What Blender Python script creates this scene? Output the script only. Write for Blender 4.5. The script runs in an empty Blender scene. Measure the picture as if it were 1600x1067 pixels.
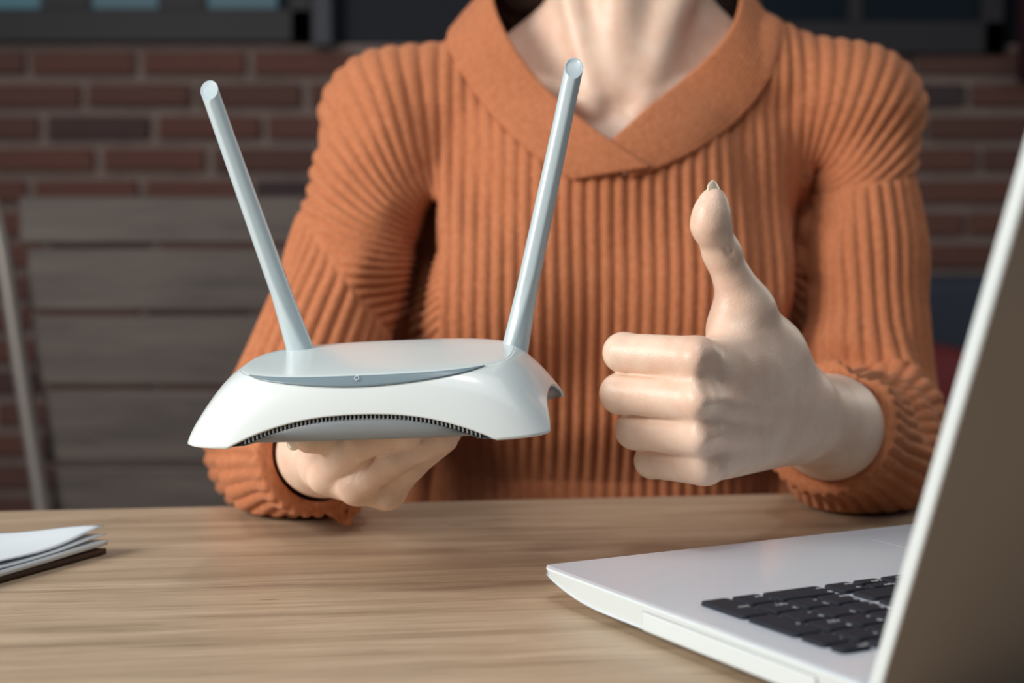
import bpy, bmesh, math, random
import numpy as np
from mathutils import Vector, Matrix, Euler
random.seed(7); np.random.seed(7)

# ------------------------------------------------------------------ camera
TABLE = 0.75
CAMZ = 0.91
FPX = 2222.0
PITCH = math.atan(108.5/2222.0)
cd = bpy.data.cameras.new('camera'); cam = bpy.data.objects.new('camera', cd)
bpy.context.collection.objects.link(cam)
cam.location = (0, 0, CAMZ); cam.rotation_euler = (math.pi/2-PITCH, 0, 0)
cd.sensor_width = 36; cd.lens = FPX*36/1600
cd.dof.use_dof = True; cd.dof.focus_distance = 0.71; cd.dof.aperture_fstop = 5.9
cd.clip_start = 0.02
sc = bpy.context.scene; sc.camera = cam
# ------------------------------------------------------------------ world, lights, exposure
w = bpy.data.worlds.new('world'); sc.world = w; w.use_nodes = True
w.node_tree.nodes['Background'].inputs[0].default_value = (0.62, 0.80, 1.0, 1)
w.node_tree.nodes['Background'].inputs[1].default_value = 0.10
def area(name, loc, target, size, power, col, size_y=None):
    l = bpy.data.lights.new(name, 'AREA'); l.energy = power; l.color = col; l.size = size
    if size_y: l.shape = 'RECTANGLE'; l.size_y = size_y
    o = bpy.data.objects.new(name, l); bpy.context.collection.objects.link(o)
    o.location = loc
    o.rotation_euler = (Vector(target)-Vector(loc)).to_track_quat('-Z', 'Y').to_euler()
    return o
area('window_light', (-1.35, 0.20, 1.42), (0.0, 0.9, 0.90), 0.7, 29, (1.0, 0.95, 0.89))
area('overhead_fill_light', (0.15, 0.25, 2.3), (0.05, 0.8, 0.8), 1.2, 6.5, (0.93, 0.97, 1.0))  # soft overhead fill, added to brighten the router's top
area('lamp_light', (0.0, 0.42, 1.75), (0.0, 0.7, 0.85), 0.09, 1.3, (1.0, 0.96, 0.9))
area('right_rim_light', (1.7, 2.1, 1.6), (0.3, 1.1, 0.95), 0.7, 5, (1.0, 0.90, 0.78))  # added rim light from behind on the right, not an actual window
area('wall_light', (-1.0, 1.6, 2.4), (-0.7, 3.0, 1.0), 0.6, 3.4, (1.0, 0.9, 0.85))
vs = sc.view_settings; vs.view_transform = 'Standard'; vs.look = 'None'; vs.exposure = 0.0; vs.gamma = 1; vs.use_curve_mapping = False

# ------------------------------------------------------------------ helpers
C = bpy.context.collection
_ct, _st = math.cos(PITCH), math.sin(PITCH)
def P(px, py, Y):
    """a place seen at pixel (px,py) of the 1600x1067 photograph, Y metres ahead (used to survey positions)"""
    a = (px-800)/FPX; b = -(py-533.5)/FPX
    dy = _ct+b*_st; dz = -_st+b*_ct
    return np.array([a/dy*Y, Y, CAMZ+dz/dy*Y])
def tag(o, label=None, cat=None, group=None, kind=None):
    if label: o['label'] = label
    if cat: o['category'] = cat
    if group: o['group'] = group
    if kind: o['kind'] = kind
    return o
def empty(name, loc=(0, 0, 0), rot=(0, 0, 0), parent=None):
    o = bpy.data.objects.new(name, None); C.objects.link(o); o.location = loc; o.rotation_euler = rot
    o.empty_display_size = .05
    if parent: o.parent = parent
    return o
def mobj(name, me, m=None, parent=None, smooth=False):
    o = bpy.data.objects.new(name, me); C.objects.link(o)
    if m: me.materials.append(m)
    if parent: o.parent = parent
    if smooth: me.shade_smooth()
    return o
def bobj(name, bm, m, parent=None, smooth=False):
    me = bpy.data.meshes.new(name); bmesh.ops.recalc_face_normals(bm, faces=bm.faces[:]); bm.to_mesh(me); bm.free()
    return mobj(name, me, m, parent, smooth)
def box_bm(lo, hi, bevel=0.0, seg=2):
    bm = bmesh.new(); bmesh.ops.create_cube(bm, size=1)
    lo = Vector(lo); hi = Vector(hi)
    for v in bm.verts:
        v.co = Vector([(lo[i]+hi[i])/2+v.co[i]*(hi[i]-lo[i]) for i in range(3)])
    if bevel > 0:
        bmesh.ops.bevel(bm, geom=bm.edges[:], offset=bevel, segments=seg, affect='EDGES', profile=.5)
    return bm
def mesh_np(name, V, F):
    me = bpy.data.meshes.new(name)
    n = F.shape[1]
    me.vertices.add(len(V)); me.vertices.foreach_set('co', np.ascontiguousarray(V, dtype=np.float32).ravel())
    me.loops.add(F.size); me.loops.foreach_set('vertex_index', F.astype(np.int32).ravel())
    me.polygons.add(len(F)); me.polygons.foreach_set('loop_start', np.arange(0, F.size, n, dtype=np.int32))
    me.update(calc_edges=True); me.validate()
    return me
def grid_faces(nu, nv, wrap_u=False):
    i, j = np.meshgrid(np.arange(nu if wrap_u else nu-1), np.arange(nv-1), indexing='ij')
    i2 = (i+1) % nu
    return np.stack([i*nv+j, i2*nv+j, i2*nv+j+1, i*nv+j+1], -1).reshape(-1, 4)

# ------------------------------------------------------------------ materials
def mat(name, col=(.5, .5, .5), rough=.5, metal=0.0, spec=.5, sss=0.0, coat=0.0):
    m = bpy.data.materials.new(name); m.use_nodes = True
    b = m.node_tree.nodes['Principled BSDF']
    b.inputs['Base Color'].default_value = (*col, 1); b.inputs['Roughness'].default_value = rough
    b.inputs['Metallic'].default_value = metal; b.inputs['Specular IOR Level'].default_value = spec
    if sss:
        b.inputs['Subsurface Weight'].default_value = sss; b.inputs['Subsurface Radius'].default_value = (1.0, .35, .2)
        b.inputs['Subsurface Scale'].default_value = .0022
    if coat: b.inputs['Coat Weight'].default_value = coat; b.inputs['Coat Roughness'].default_value = .06
    return m
def N(m, t, **k):
    n = m.node_tree.nodes.new(t)
    for a, v in k.items(): setattr(n, a, v)
    return n
def L(m, a, b): m.node_tree.links.new(a, b)
def ramp(m, stops):
    r = N(m, 'ShaderNodeValToRGB'); e = r.color_ramp.elements
    while len(e) < len(stops): e.new(.5)
    for x, (p, c) in zip(e, stops): x.position = p; x.color = (*c, 1)
    return r
def noise_col(m, stops, scale, stretch=(1, 1, 1), detail=6, rough=.6, coord='Object', dist=0.0, bump=0.0, bdist=.001):
    b = m.node_tree.nodes['Principled BSDF']
    tc = N(m, 'ShaderNodeTexCoord'); mp = N(m, 'ShaderNodeMapping'); mp.inputs['Scale'].default_value = stretch
    n = N(m, 'ShaderNodeTexNoise'); n.inputs['Scale'].default_value = scale; n.inputs['Detail'].default_value = detail
    n.inputs['Roughness'].default_value = rough; n.inputs['Distortion'].default_value = dist
    L(m, tc.outputs[coord], mp.inputs[0]); L(m, mp.outputs[0], n.inputs['Vector'])
    r = ramp(m, stops); L(m, n.outputs['Fac'], r.inputs[0]); L(m, r.outputs[0], b.inputs['Base Color'])
    if bump:
        bp = N(m, 'ShaderNodeBump'); bp.inputs['Strength'].default_value = bump; bp.inputs['Distance'].default_value = bdist
        L(m, n.outputs['Fac'], bp.inputs['Height']); L(m, bp.outputs[0], b.inputs['Normal'])
    return r
M = {}
M['white'] = mat('glossy_white_plastic', (.76, .83, .84), .22, spec=.5, coat=.4)
M['top'] = mat('pale_grey_plate', (.66, .75, .76), .2, spec=.35, coat=.12)
M['grey'] = mat('grey_plastic', (.27, .31, .34), .45)
M['bar'] = mat('blue_grey_bar', (.19, .26, .30), .3)
M['antenna'] = mat('pale_blue_grey_plastic', (.50, .60, .64), .28, coat=.2)
M['black'] = mat('black_plastic', (.01, .011, .013), .6)
M['laptop'] = mat('white_laptop_plastic', (.66, .71, .78), .25, coat=.2)
M['laptop_side'] = mat('white_laptop_edge', (.72, .80, .82), .3)
M['lid'] = mat('warm_grey_lid', (.40, .355, .32), .38, metal=.35)
M['key'] = mat('dark_key', (.018, .023, .034), .5, spec=.25)
M['legend'] = mat('key_legend', (.55, .58, .6), .5)
M['paper'] = mat('paper', (.68, .76, .82), .7)
M['cover'] = mat('dark_brown_cover', (.05, .028, .022), .5)
M['hair'] = mat('dark_brown_hair', (.022, .012, .009), .75, spec=.2)
M['nail'] = mat('nail', (.86, .70, .52), .2, coat=.4)
M['nail2'] = mat('nail_tip', (.85, .78, .55), .25, coat=.3)
# skin
m = M['skin'] = mat('skin', (.70, .45, .32), .42, sss=.25)
r = noise_col(m, [(0.3, (.79, .53, .40)), (0.7, (.89, .69, .55))], 45, detail=4)
nb = N(m, 'ShaderNodeTexVoronoi'); nb.inputs['Scale'].default_value = 900
tc = N(m, 'ShaderNodeTexCoord'); L(m, tc.outputs['Object'], nb.inputs['Vector'])
bp = N(m, 'ShaderNodeBump'); bp.inputs['Strength'].default_value = .22; bp.inputs['Distance'].default_value = .0004
L(m, nb.outputs['Distance'], bp.inputs['Height']); L(m, bp.outputs[0], m.node_tree.nodes['Principled BSDF'].inputs['Normal'])
# knit
m = M['knit'] = mat('rust_knit_wool', (.42, .135, .05), .88, spec=.15)
b = m.node_tree.nodes['Principled BSDF']; b.inputs['Sheen Weight'].default_value = .25; b.inputs['Sheen Tint'].default_value = (1, .6, .4, 1)
noise_col(m, [(0.3, (.43, .150, .066)), (0.7, (.55, .210, .100))], 320, stretch=(1, 1, .6), detail=3, bump=.6, bdist=.0012)
# oak table
m = M['oak'] = mat('oak_laminate', (.5, .38, .26), .38)
b = m.node_tree.nodes['Principled BSDF']
tc = N(m, 'ShaderNodeTexCoord'); mp = N(m, 'ShaderNodeMapping'); mp.inputs['Scale'].default_value = (1.2, 16, 1)
n1 = N(m, 'ShaderNodeTexNoise'); n1.inputs['Scale'].default_value = 3.0; n1.inputs['Detail'].default_value = 12; n1.inputs['Roughness'].default_value = .68; n1.inputs['Distortion'].default_value = .6
L(m, tc.outputs['Object'], mp.inputs[0]); L(m, mp.outputs[0], n1.inputs['Vector'])
r1 = ramp(m, [(.28, (.30, .215, .145)), (.45, (.48, .36, .245)), (.62, (.60, .465, .33)), (.8, (.53, .405, .285))]); L(m, n1.outputs['Fac'], r1.inputs[0])
mp2 = N(m, 'ShaderNodeMapping'); mp2.inputs['Scale'].default_value = (4, 150, 1)
n2 = N(m, 'ShaderNodeTexNoise'); n2.inputs['Scale'].default_value = 4; n2.inputs['Detail'].default_value = 6; n2.inputs['Roughness'].default_value = .7
L(m, tc.outputs['Object'], mp2.inputs[0]); L(m, mp2.outputs[0], n2.inputs['Vector'])
r2 = ramp(m, [(.32, (.62, .58, .55)), (.55, (1, 1, 1))]); L(m, n2.outputs['Fac'], r2.inputs[0])
mx = N(m, 'ShaderNodeMix', data_type='RGBA', blend_type='MULTIPLY'); mx.inputs[0].default_value = .75
L(m, r1.outputs[0], mx.inputs[6]); L(m, r2.outputs[0], mx.inputs[7])
mp3 = N(m, 'ShaderNodeMapping'); mp3.inputs['Scale'].default_value = (7, 45, 1)
n3 = N(m, 'ShaderNodeTexNoise'); n3.inputs['Scale'].default_value = 3; n3.inputs['Detail'].default_value = 3
L(m, tc.outputs['Object'], mp3.inputs[0]); L(m, mp3.outputs[0], n3.inputs['Vector'])
r3 = ramp(m, [(.24, (.25, .2, .17)), (.30, (1, 1, 1))]); L(m, n3.outputs['Fac'], r3.inputs[0])
mx2 = N(m, 'ShaderNodeMix', data_type='RGBA', blend_type='MULTIPLY'); mx2.inputs[0].default_value = .8
L(m, mx.outputs[2], mx2.inputs[6]); L(m, r3.outputs[0], mx2.inputs[7]); L(m, mx2.outputs[2], b.inputs['Base Color'])
bp = N(m, 'ShaderNodeBump'); bp.inputs['Strength'].default_value = .25; bp.inputs['Distance'].default_value = .0006
L(m, n2.outputs['Fac'], bp.inputs['Height']); L(m, bp.outputs[0], b.inputs['Normal'])
# bricks, mortar, planks
m = M['brick'] = mat('brick', (.2, .07, .05), .85)
b = m.node_tree.nodes['Principled BSDF']
oi = N(m, 'ShaderNodeObjectInfo')
r = ramp(m, [(0, (.12, .058, .047)), (.35, (.15, .062, .048)), (.7, (.17, .07, .053)), (.9, (.075, .045, .043)), (1, (.06, .042, .045))])
L(m, oi.outputs['Random'], r.inputs[0])
n = N(m, 'ShaderNodeTexNoise'); n.inputs['Scale'].default_value = 30
rr = ramp(m, [(.3, (.7, .7, .7)), (.7, (1.15, 1.15, 1.15))]); L(m, n.outputs['Fac'], rr.inputs[0])
mx = N(m, 'ShaderNodeMix', data_type='RGBA', blend_type='MULTIPLY'); mx.inputs[0].default_value = 1
L(m, r.outputs[0], mx.inputs[6]); L(m, rr.outputs[0], mx.inputs[7]); L(m, mx.outputs[2], b.inputs['Base Color'])
m = M['mortar'] = mat('mortar', (.2, .15, .13), .95); noise_col(m, [(.3, (.20, .15, .135)), (.7, (.28, .215, .19))], 12, bump=.5, bdist=.004)
m = M['plank'] = mat('dark_bench_wood', (.06, .05, .045), .6); noise_col(m, [(.3, (.060, .046, .040)), (.7, (.115, .092, .080))], 6, stretch=(1, 8, 8), bump=.3)
M['tube'] = mat('worn_metal_tube', (.30, .27, .25), .45, metal=.5)
M['floor'] = mat('floor_wood', (.09, .07, .06), .6)
noise_col(M['floor'], [(.3, (.06, .045, .038)), (.7, (.12, .09, .075))], 4, stretch=(1, 8, 1))
M['frame'] = mat('charcoal_window_frame', (.022, .021, .026), .6)
M['post'] = mat('grey_post', (.055, .06, .075), .6)
M['glass'] = mat('dark_glass', (.008, .014, .022), .15)
M['bluebox'] = mat('slate_blue_fabric', (.022, .030, .050), .8)
M['red'] = mat('dark_red_cloth', (.13, .008, .012), .7)
M['maroon'] = mat('maroon_cloth', (.045, .010, .018), .8)
M['wallpaint'] = mat('dark_blue_wall', (.014, .018, .027), .8)
def emit(name, col, s):
    m = mat(name, (0, 0, 0)); b = m.node_tree.nodes['Principled BSDF']
    b.inputs['Emission Color'].default_value = (*col, 1); b.inputs['Emission Strength'].default_value = s
    return m
M['lit'] = emit('lit_pane', (.030, .085, .105), 1.0)
M['lit2'] = emit('dim_lit_pane', (.03, .07, .09), 1.0)

# ------------------------------------------------------------------ setting
def struct(name, bm, m, parent=None, smooth=False):
    o = bobj(name, bm, m, parent, smooth)
    if not parent: o['kind'] = 'structure'
    return o
WY = 3.0
struct('floor', box_bm((-2.6, -1.2, -.05), (2.6, WY, 0)), M['floor'])
wall = struct('wall_back', box_bm((-2.6, WY, 0), (2.6, WY+.2, 1.385)), M['mortar'])
upper = struct('wall_back_upper', box_bm((-2.6, WY+.02, 1.385), (2.6, WY+.2, 2.7)), M['wallpaint'])
# bricks: each its own piece, four shared meshes
BW, BH, PW, PH = .212, .047, .2305, .0668
bmesh_variants = []
for k in range(4):
    bm = box_bm((-BW/2, -.012, -BH/2), (BW/2, .02, BH/2), .004, 1)
    for v in bm.verts: v.co += Vector([random.uniform(-.0015, .0015) for _ in range(3)])
    me = bpy.data.meshes.new('brick'); bm.to_mesh(me); bm.free(); me.materials.append(M['brick']); bmesh_variants.append(me)
near_bricks, far_bricks = [], []
for row in range(20):
    z = 1.345-row*PH
    off = [0, .5, .12, .62][row % 4]*PW+.03
    for i in range(-11, 11):
        x = i*PW+off
        if abs(x) > 2.45: continue
        hidden = abs(x) > 1.66 or (-.35 < x < .62 and row > 4) or row > 17
        (far_bricks if hidden or len(near_bricks) >= 290 else near_bricks).append((x+random.uniform(-.002, .002), WY-.004, z, (i*3+row) % 4))
for x, y, z, k in near_bricks:
    o = bpy.data.objects.new('brick', bmesh_variants[k]); C.objects.link(o); o.parent = wall; o.location = (x, y, z)
bm = bmesh.new()
for x, y, z, k in far_bricks:
    n0 = len(bm.verts); bm.from_mesh(bmesh_variants[k]); bm.verts.ensure_lookup_table()
    for v in bm.verts[n0:]: v.co += Vector((x, y, z))
o = bobj('brick_courses', bm, M['brick'], wall); o['kind'] = 'stuff'
# dark window band above the brickwork
def pane_window(name, x0, x1, z0, z1, panes, label=None):
    f = bmesh.new()
    t = .045
    def addb(lo, hi):
        b2 = box_bm(lo, hi, .004, 1); me = bpy.data.meshes.new('t'); b2.to_mesh(me); b2.free(); f.from_mesh(me); bpy.data.meshes.remove(me)
    addb((x0, WY-.03, z0), (x1, WY+.03, z0+.07)); addb((x0, WY-.03, z1-.06), (x1, WY+.03, z1))
    addb((x0, WY-.03, z0), (x0+t, WY+.03, z1)); addb((x1-t, WY-.03, z0), (x1, WY+.03, z1))
    for q1, q2 in zip(panes[:-1], panes[1:]): addb((q1[1], WY-.02, z0), (q2[0], WY+.03, z1))
    o = struct(name, f, M['frame'])
    for a, bb, mm in panes:
        p = bobj('pane', box_bm((a, WY-.006, z0+.065), (bb, WY+.004, z1-.05)), M[mm], o)
    return o
pane_window('window_1', -1.35, -.415, 1.385, 2.2, [(-1.32, -.98, 'lit'), (-.875, -.735, 'lit2'), (-.635, -.49, 'lit2')])
struct('trim_1', box_bm((-.412, WY-.05, 1.375), (-.370, WY+.01, 2.5), .005), M['post'])
pane_window('window_2', .42, 1.02, 1.36, 2.2, [(.45, .70, 'glass'), (.73, .99, 'glass')])
cu = bmesh.new(); nn = 40
vs_ = [[cu.verts.new((1.04+.22*i/nn, WY-.05+.012*math.sin(i*1.3), z)) for i in range(nn+1)] for z in (1.30, 2.4)]
for i in range(nn): cu.faces.new((vs_[0][i], vs_[0][i+1], vs_[1][i+1], vs_[1][i]))
o = bobj('curtain', cu, M['maroon'], None, True); md = o.modifiers.new('s', 'SOLIDIFY'); md.thickness = .004
tag(o, 'dark maroon curtain hanging beside the dark window above the brick wall', 'curtain')
# slate blue low sofa with a red cushion, right behind the person
sofa = empty('sofa', (1.05, 2.55, 0)); tag(sofa, 'slate blue upholstered sofa back against the brick wall', 'sofa')
bobj('backrest', box_bm((-.45, .12, .40), (.45, .30, .905), .04, 4), M['bluebox'], sofa, True)
bobj('seat', box_bm((-.45, -.42, .22), (.45, .16, .44), .04, 4), M['bluebox'], sofa, True)
for sx in (-1, 1): bobj('armrest', box_bm((sx*.5-.06, -.42, .10), (sx*.5+.06, .30, .62), .03, 3), M['bluebox'], sofa, True)
for sx in (-1, 1):
    for yy in (-.36, .24): bobj('leg', box_bm((sx*.5-.025, yy-.025, 0), (sx*.5+.025, yy+.025, .12), .004), M['black'], sofa)
cb = bmesh.new(); bmesh.ops.create_uvsphere(cb, u_segments=32, v_segments=20, radius=1)
for v in cb.verts:
    x, y, z = v.co; s = lambda a: math.copysign(abs(a)**.55, a)
    v.co = Vector((s(x)*.17, y*.07, s(z)*.16))
o = bobj('cushion', cb, M['red'], None, True); o.location = (.80, 2.57, .61); o.rotation_euler = (-.12, .25, 0)
tag(o, 'dark red cushion leaning on the slate blue sofa', 'cushion')

# bench backrest at the left: dark planks in a slanted tube frame
bench = empty('bench', (-.45, 2.0, 0)); tag(bench, 'dark wooden plank bench with a pale worn metal side tube', 'bench')
ztop = P(100, 305, 2.0)[2]
pz = [305, 386, 490, 606, 727, 850]
for k in range(5):
    z1 = P(0, pz[k], 2.0)[2]; z0 = P(0, pz[k+1], 2.0)[2]
    xl = P([35, 45, 55, 68, 80][k], 500, 2.0)[0]+.45
    bobj('plank', box_bm((xl, -.01+.004*(k % 2), z0+.004), (.55, .015+.004*(k % 2), z1-.002), .004, 2), M['plank'], bench)
bobj('seat', box_bm((-.10, -.42, .42), (.55, .0, .455), .006, 2), M['plank'], bench)
def tube(name, pts, r, m, parent, seg=16, loc=(0, 0, 0)):
    cu = bpy.data.curves.new(name, 'CURVE'); cu.dimensions = '3D'; cu.bevel_depth = r; cu.bevel_resolution = 4; cu.use_fill_caps = True
    s = cu.splines.new('NURBS'); s.points.add(len(pts)-1); s.order_u = 3; s.use_endpoint_u = True
    for q, p in zip(s.points, pts): q.co = (*p, 1)
    o = bpy.data.objects.new(name, cu); C.objects.link(o)
    dg = bpy.context.evaluated_depsgraph_get(); me = bpy.data.meshes.new_from_object(o.evaluated_get(dg))
    bpy.data.objects.remove(o); o = mobj(name, me, m, parent, True); return o
bl = Vector((-.45, 2.0, 0))
tp = [Vector(P(a, b_, 1.97))-bl for a, b_ in ((-32, 250), (-8, 340), (8, 410), (30, 560), (52, 700), (68, 800), (95, 1000))]+[Vector((-.13, -.03, 0))]
tp[-1].x = tp[-2].x+.03
tube('side_tube', tp, .0115, M['tube'], bench)
tp2 = [Vector((.56, p.y, p.z)) for p in tp]; tube('side_tube', tp2, .0115, M['tube'], bench)
for xx in (-.08, .53): bobj('leg', box_bm((xx-.015, -.41, 0), (xx+.015, -.38, .42), .003), M['tube'], bench)

# ------------------------------------------------------------------ table
YAW = math.radians(8.0)
T0 = P(700, 783, 1.0); 
def on_table(px, py, h=0.0):
    a = (px-800)/FPX; b = -(py-533.5)/FPX
    dy = _ct+b*_st; dz = -_st+b*_ct
    t = (TABLE+h-CAMZ)/dz
    return np.array([a*t, dy*t, TABLE+h])
e0 = on_table(700, 783)
tab = empty('table', (e0[0], e0[1], 0), (0, 0, YAW)); tag(tab, 'light oak table with visible grain in front of the person', 'table')
bobj('tabletop', box_bm((-1.0, -.95, TABLE-.032), (1.0, 0, TABLE), .0015, 2), M['oak'], tab)
for sx in (-.93, .93):
    for sy in (-.88, -.07): bobj('leg', box_bm((sx-.03, sy-.03, 0), (sx+.03, sy+.03, TABLE-.032), .004), M['oak'], tab)
n_edge = np.array([-math.sin(YAW), math.cos(YAW)])

# ------------------------------------------------------------------ notebook with loose sheets
nbk = empty('notebook', (0, 0, 0)); tag(nbk, 'brown covered notebook with curled white sheets at the left table edge', 'notebook')
c0 = on_table(166, 858, .003)[:2]; c1 = on_table(0, 903, .003)[:2]; c2 = on_table(0, 828, .01)[:2]
ea = (c1-c0)/np.linalg.norm(c1-c0); eb = np.array([ea[1], -ea[0]])
if np.dot(eb, c2-c0) < 0: eb = -eb
def sheet(name, z, th, off, la, lb, curl, m, nz, skew=.30, amp=.001):
    nu, nv = 40, 40
    u, v = np.meshgrid(np.linspace(0, la, nu), np.linspace(0, lb, nv), indexing='ij')
    x = c0[0]+off[0]+ea[0]*u+eb[0]*v+ea[0]*v*skew; y = c0[1]+off[1]+ea[1]*u+eb[1]*v+ea[1]*v*skew
    rr = np.hypot(u, v)
    zz = TABLE+z+curl*np.exp(-(rr/.03)**2)+amp*np.sin(u*38+nz)*np.exp(-v/.06)+amp*.8*np.sin(v*60+nz*2)*np.exp(-u/.06)+amp
    me = mesh_np(name, np.stack([x, y, zz], -1).reshape(-1, 3), grid_faces(nu, nv)[:, ::-1])
    o = mobj(name, me, m, nbk, True); md = o.modifiers.new('s', 'SOLIDIFY'); md.thickness = th; md.offset = 1
    return o
sheet('cover', .0004, .0030, (0, 0), .20, .15, 0, M['cover'], 0, amp=.0002)
sheet('page_block', .0038, .0028, (.001, 0), .20, .15, .0006, M['paper'], 1.0, amp=.0005)
sheet('loose_sheet', .0078, .0006, (.0, .001), .20, .15, .0022, M['paper'], 2.0, amp=.0009)
sheet('loose_sheet', .0094, .0005, (-.002, .004), .20, .15, .0050, M['paper'], 3.2, skew=.34, amp=.0010)

# ------------------------------------------------------------------ laptop
LT = .017
Cc = on_table(842, 882, LT); e1 = Vector((.882, .471, 0)).normalized(); e2 = Vector((.471, -.882, 0)).normalized()
lap = empty('laptop', (Cc[0], Cc[1], TABLE)); lap.rotation_euler = (0, 0, math.atan2(e1.y, e1.x))
# local frame: x = along the front edge, -y = towards the hinge
tag(lap, 'open white laptop with dark keys seen from behind its lid', 'laptop')
LW, LD = .36, .2285
def laptop_base():
    nu = 60; prof = []
    # section along depth (local y from 0 to -LD): top z and bottom z
    ys = np.concatenate([np.array([0, .0006, .002, .005]), np.linspace(.01, LD-.004, 30), [LD-.001, LD]])
    V = []; F = []
    xs = np.concatenate([[0, .0008, .003, .007], np.linspace(.013, LW-.013, 20), [LW-.007, LW-.003, LW-.0008, LW]])
    def bot(x, y):
        d = min(y, .06)/.06; s = min(min(x, LW-x), .02)/.02
        z = .0095*(1-d)**2.2+.001
        return z+.0045*(1-math.sin(min(s, 1)*math.pi/2))
    def top(x, y):
        e = min(x, LW-x, y+.0, LD-y)
        return LT-.0012*max(0, 1-e/.002)**2
    def cx(x, y):   # round the front corners in plan
        r = .010; dx = min(x, LW-x)
        if y < r and dx < r:
            q = math.hypot(r-dx, r-y)
            if q > r:
                k = r/q; nx = r-(r-dx)*k; ny = r-(r-y)*k
                return (nx if x < LW/2 else LW-nx), ny
        return x, y
    nx_, ny_ = len(xs), len(ys)
    bm = bmesh.new(); T = {}; B = {}
    for i, x in enumerate(xs):
        for j, y in enumerate(ys):
            X, Y = cx(x, y); T[i, j] = bm.verts.new((X, -Y, top(x, y))); B[i, j] = bm.verts.new((X+(.0015 if i == 0 else -.0015 if i == nx_-1 else 0), -Y-(.0015 if j == 0 else 0), min(bot(x, y), top(x, y)-.003)))
    for i in range(nx_-1):
        for j in range(ny_-1):
            bm.faces.new((T[i, j], T[i, j+1], T[i+1, j+1], T[i+1, j])); bm.faces.new((B[i, j], B[i+1, j], B[i+1, j+1], B[i, j+1]))
    for i in range(nx_-1):
        for j in (0, ny_-1): bm.faces.new((T[i, j], T[i+1, j], B[i+1, j], B[i, j]))
    for j in range(ny_-1):
        for i in (0, nx_-1): bm.faces.new((T[i, j], T[i, j+1], B[i, j+1], B[i, j]))
    bmesh.ops.remove_doubles(bm, verts=bm.verts[:], dist=.00005)
    return bm
o = bobj('base', laptop_base(), M['laptop'], lap)
o.data.materials.append(M['laptop_side'])
for p in o.data.polygons:
    p.material_index = 1 if p.normal.z < .8 else 0
# optical drive front on the side
def sidept(px, py):  # where the ray meets the side plane x=0 (local)
    o_ = np.array([0, 0, CAMZ]); d = P(px, py, 1.0)-o_
    n_ = np.array([e1.x, e1.y, 0]); t = np.dot(np.array([Cc[0], Cc[1], 0])-o_, n_)/np.dot(d, n_); q = o_+d*t-np.array([Cc[0], Cc[1], TABLE])
    return -(q[0]*e2.x+q[1]*e2.y), q[2]
a_ = sidept(1003, 965); b_ = sidept(1276, 1062)
bobj('drive_bezel', box_bm((-.0002, b_[0], .0048), (.004, a_[0], .0138), .0012, 3), M['laptop_side'], lap)
bobj('drive_seam', box_bm((-.00005, b_[0]-.0003, .0045), (.003, a_[0]+.0003, .0141), .0012, 3), M['grey'], lap)
bobj('port', box_bm((-.0002, b_[0]-.024, .006), (.003, b_[0]-.008, .0125), .0008, 2), M['grey'], lap)
# touchpad
bobj('touchpad', box_bm((.188, -.082, LT-.001), (.290, -.016, LT+.0002), .0004, 2), M['laptop'], lap)
bobj('touchpad_seam', box_bm((.1874, -.0826, LT-.001), (.2906, -.0154, LT+.00006), .0002, 1), M['grey'], lap)
# keys
KP = .01655
def keymesh(wu, hu):
    wd, hd = KP*wu-.0021, KP*hu-.0021
    bm = bmesh.new(); r = .0022; seg = 4
    def ring(w_, h_, r_, z):
        out = []
        for cxx, cyy, a0 in ((w_/2-r_, h_/2-r_, 0), (-w_/2+r_, h_/2-r_, 90), (-w_/2+r_, -h_/2+r_, 180), (w_/2-r_, -h_/2+r_, 270)):
            for s in range(seg+1):
                a = math.radians(a0+90*s/seg); out.append(bm.verts.new((cxx+r_*math.cos(a), cyy+r_*math.sin(a), z)))
        return out
    R = [ring(wd, hd, r, 0), ring(wd, hd, r, .0012), ring(wd-.0006, hd-.0006, r, .0017)]
    n = len(R[0])
    for a in range(2):
        for i in range(n): bm.faces.new((R[a][i], R[a][(i+1) % n], R[a+1][(i+1) % n], R[a+1][i]))
    bm.faces.new(R[2]); bm.faces.new(R[0][::-1])
    bmesh.ops.recalc_face_normals(bm, faces=bm.faces[:])
    me = bpy.data.meshes.new('key'); bm.to_mesh(me); bm.free(); me.materials.append(M['key']); return me
kcache = {}
def text_mesh(s, size):
    cu = bpy.data.curves.new('legend', 'FONT'); cu.body = s; cu.size = size; cu.extrude = .00006; cu.align_x = 'LEFT'; cu.resolution_u = 2
    o = bpy.data.objects.new('legend', cu); C.objects.link(o)
    dg = bpy.context.evaluated_depsgraph_get(); me = bpy.data.meshes.new_from_object(o.evaluated_get(dg)); bpy.data.objects.remove(o)
    me.materials.append(M['legend']); return me
tcache = {}
def key(x0, row, wu, hu, legends, hu_draw=None):
    k = (wu, hu)
    if k not in kcache: kcache[k] = keymesh(wu, hu)
    o = bpy.data.objects.new('key', kcache[k]); C.objects.link(o); o.parent = lap
    cxk = .0185+(x0+wu/2)*KP; cyk = -.1052-(row+hu/2)*KP
    o.location = (cxk, cyk, LT)
    for (s, dx, dy, sz) in legends:
        if (s, sz) not in tcache: tcache[(s, sz)] = text_mesh(s, sz)
        t = bpy.data.objects.new('legend', tcache[(s, sz)]); C.objects.link(t); t.parent = o
        # legends read for the person: turned half round
        t.location = (wu*KP/2-.0021-dx, hu*KP/2*-1+.0026+dy if False else (-hu*KP/2+.0036+dy), .0018); t.rotation_euler = (0, 0, math.pi)
    return o
S, G = .0026, .0042
def two(a, b): return [(a, .0, .001, G)] + ([(b, .0, .0075, S)] if b else [])
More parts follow.
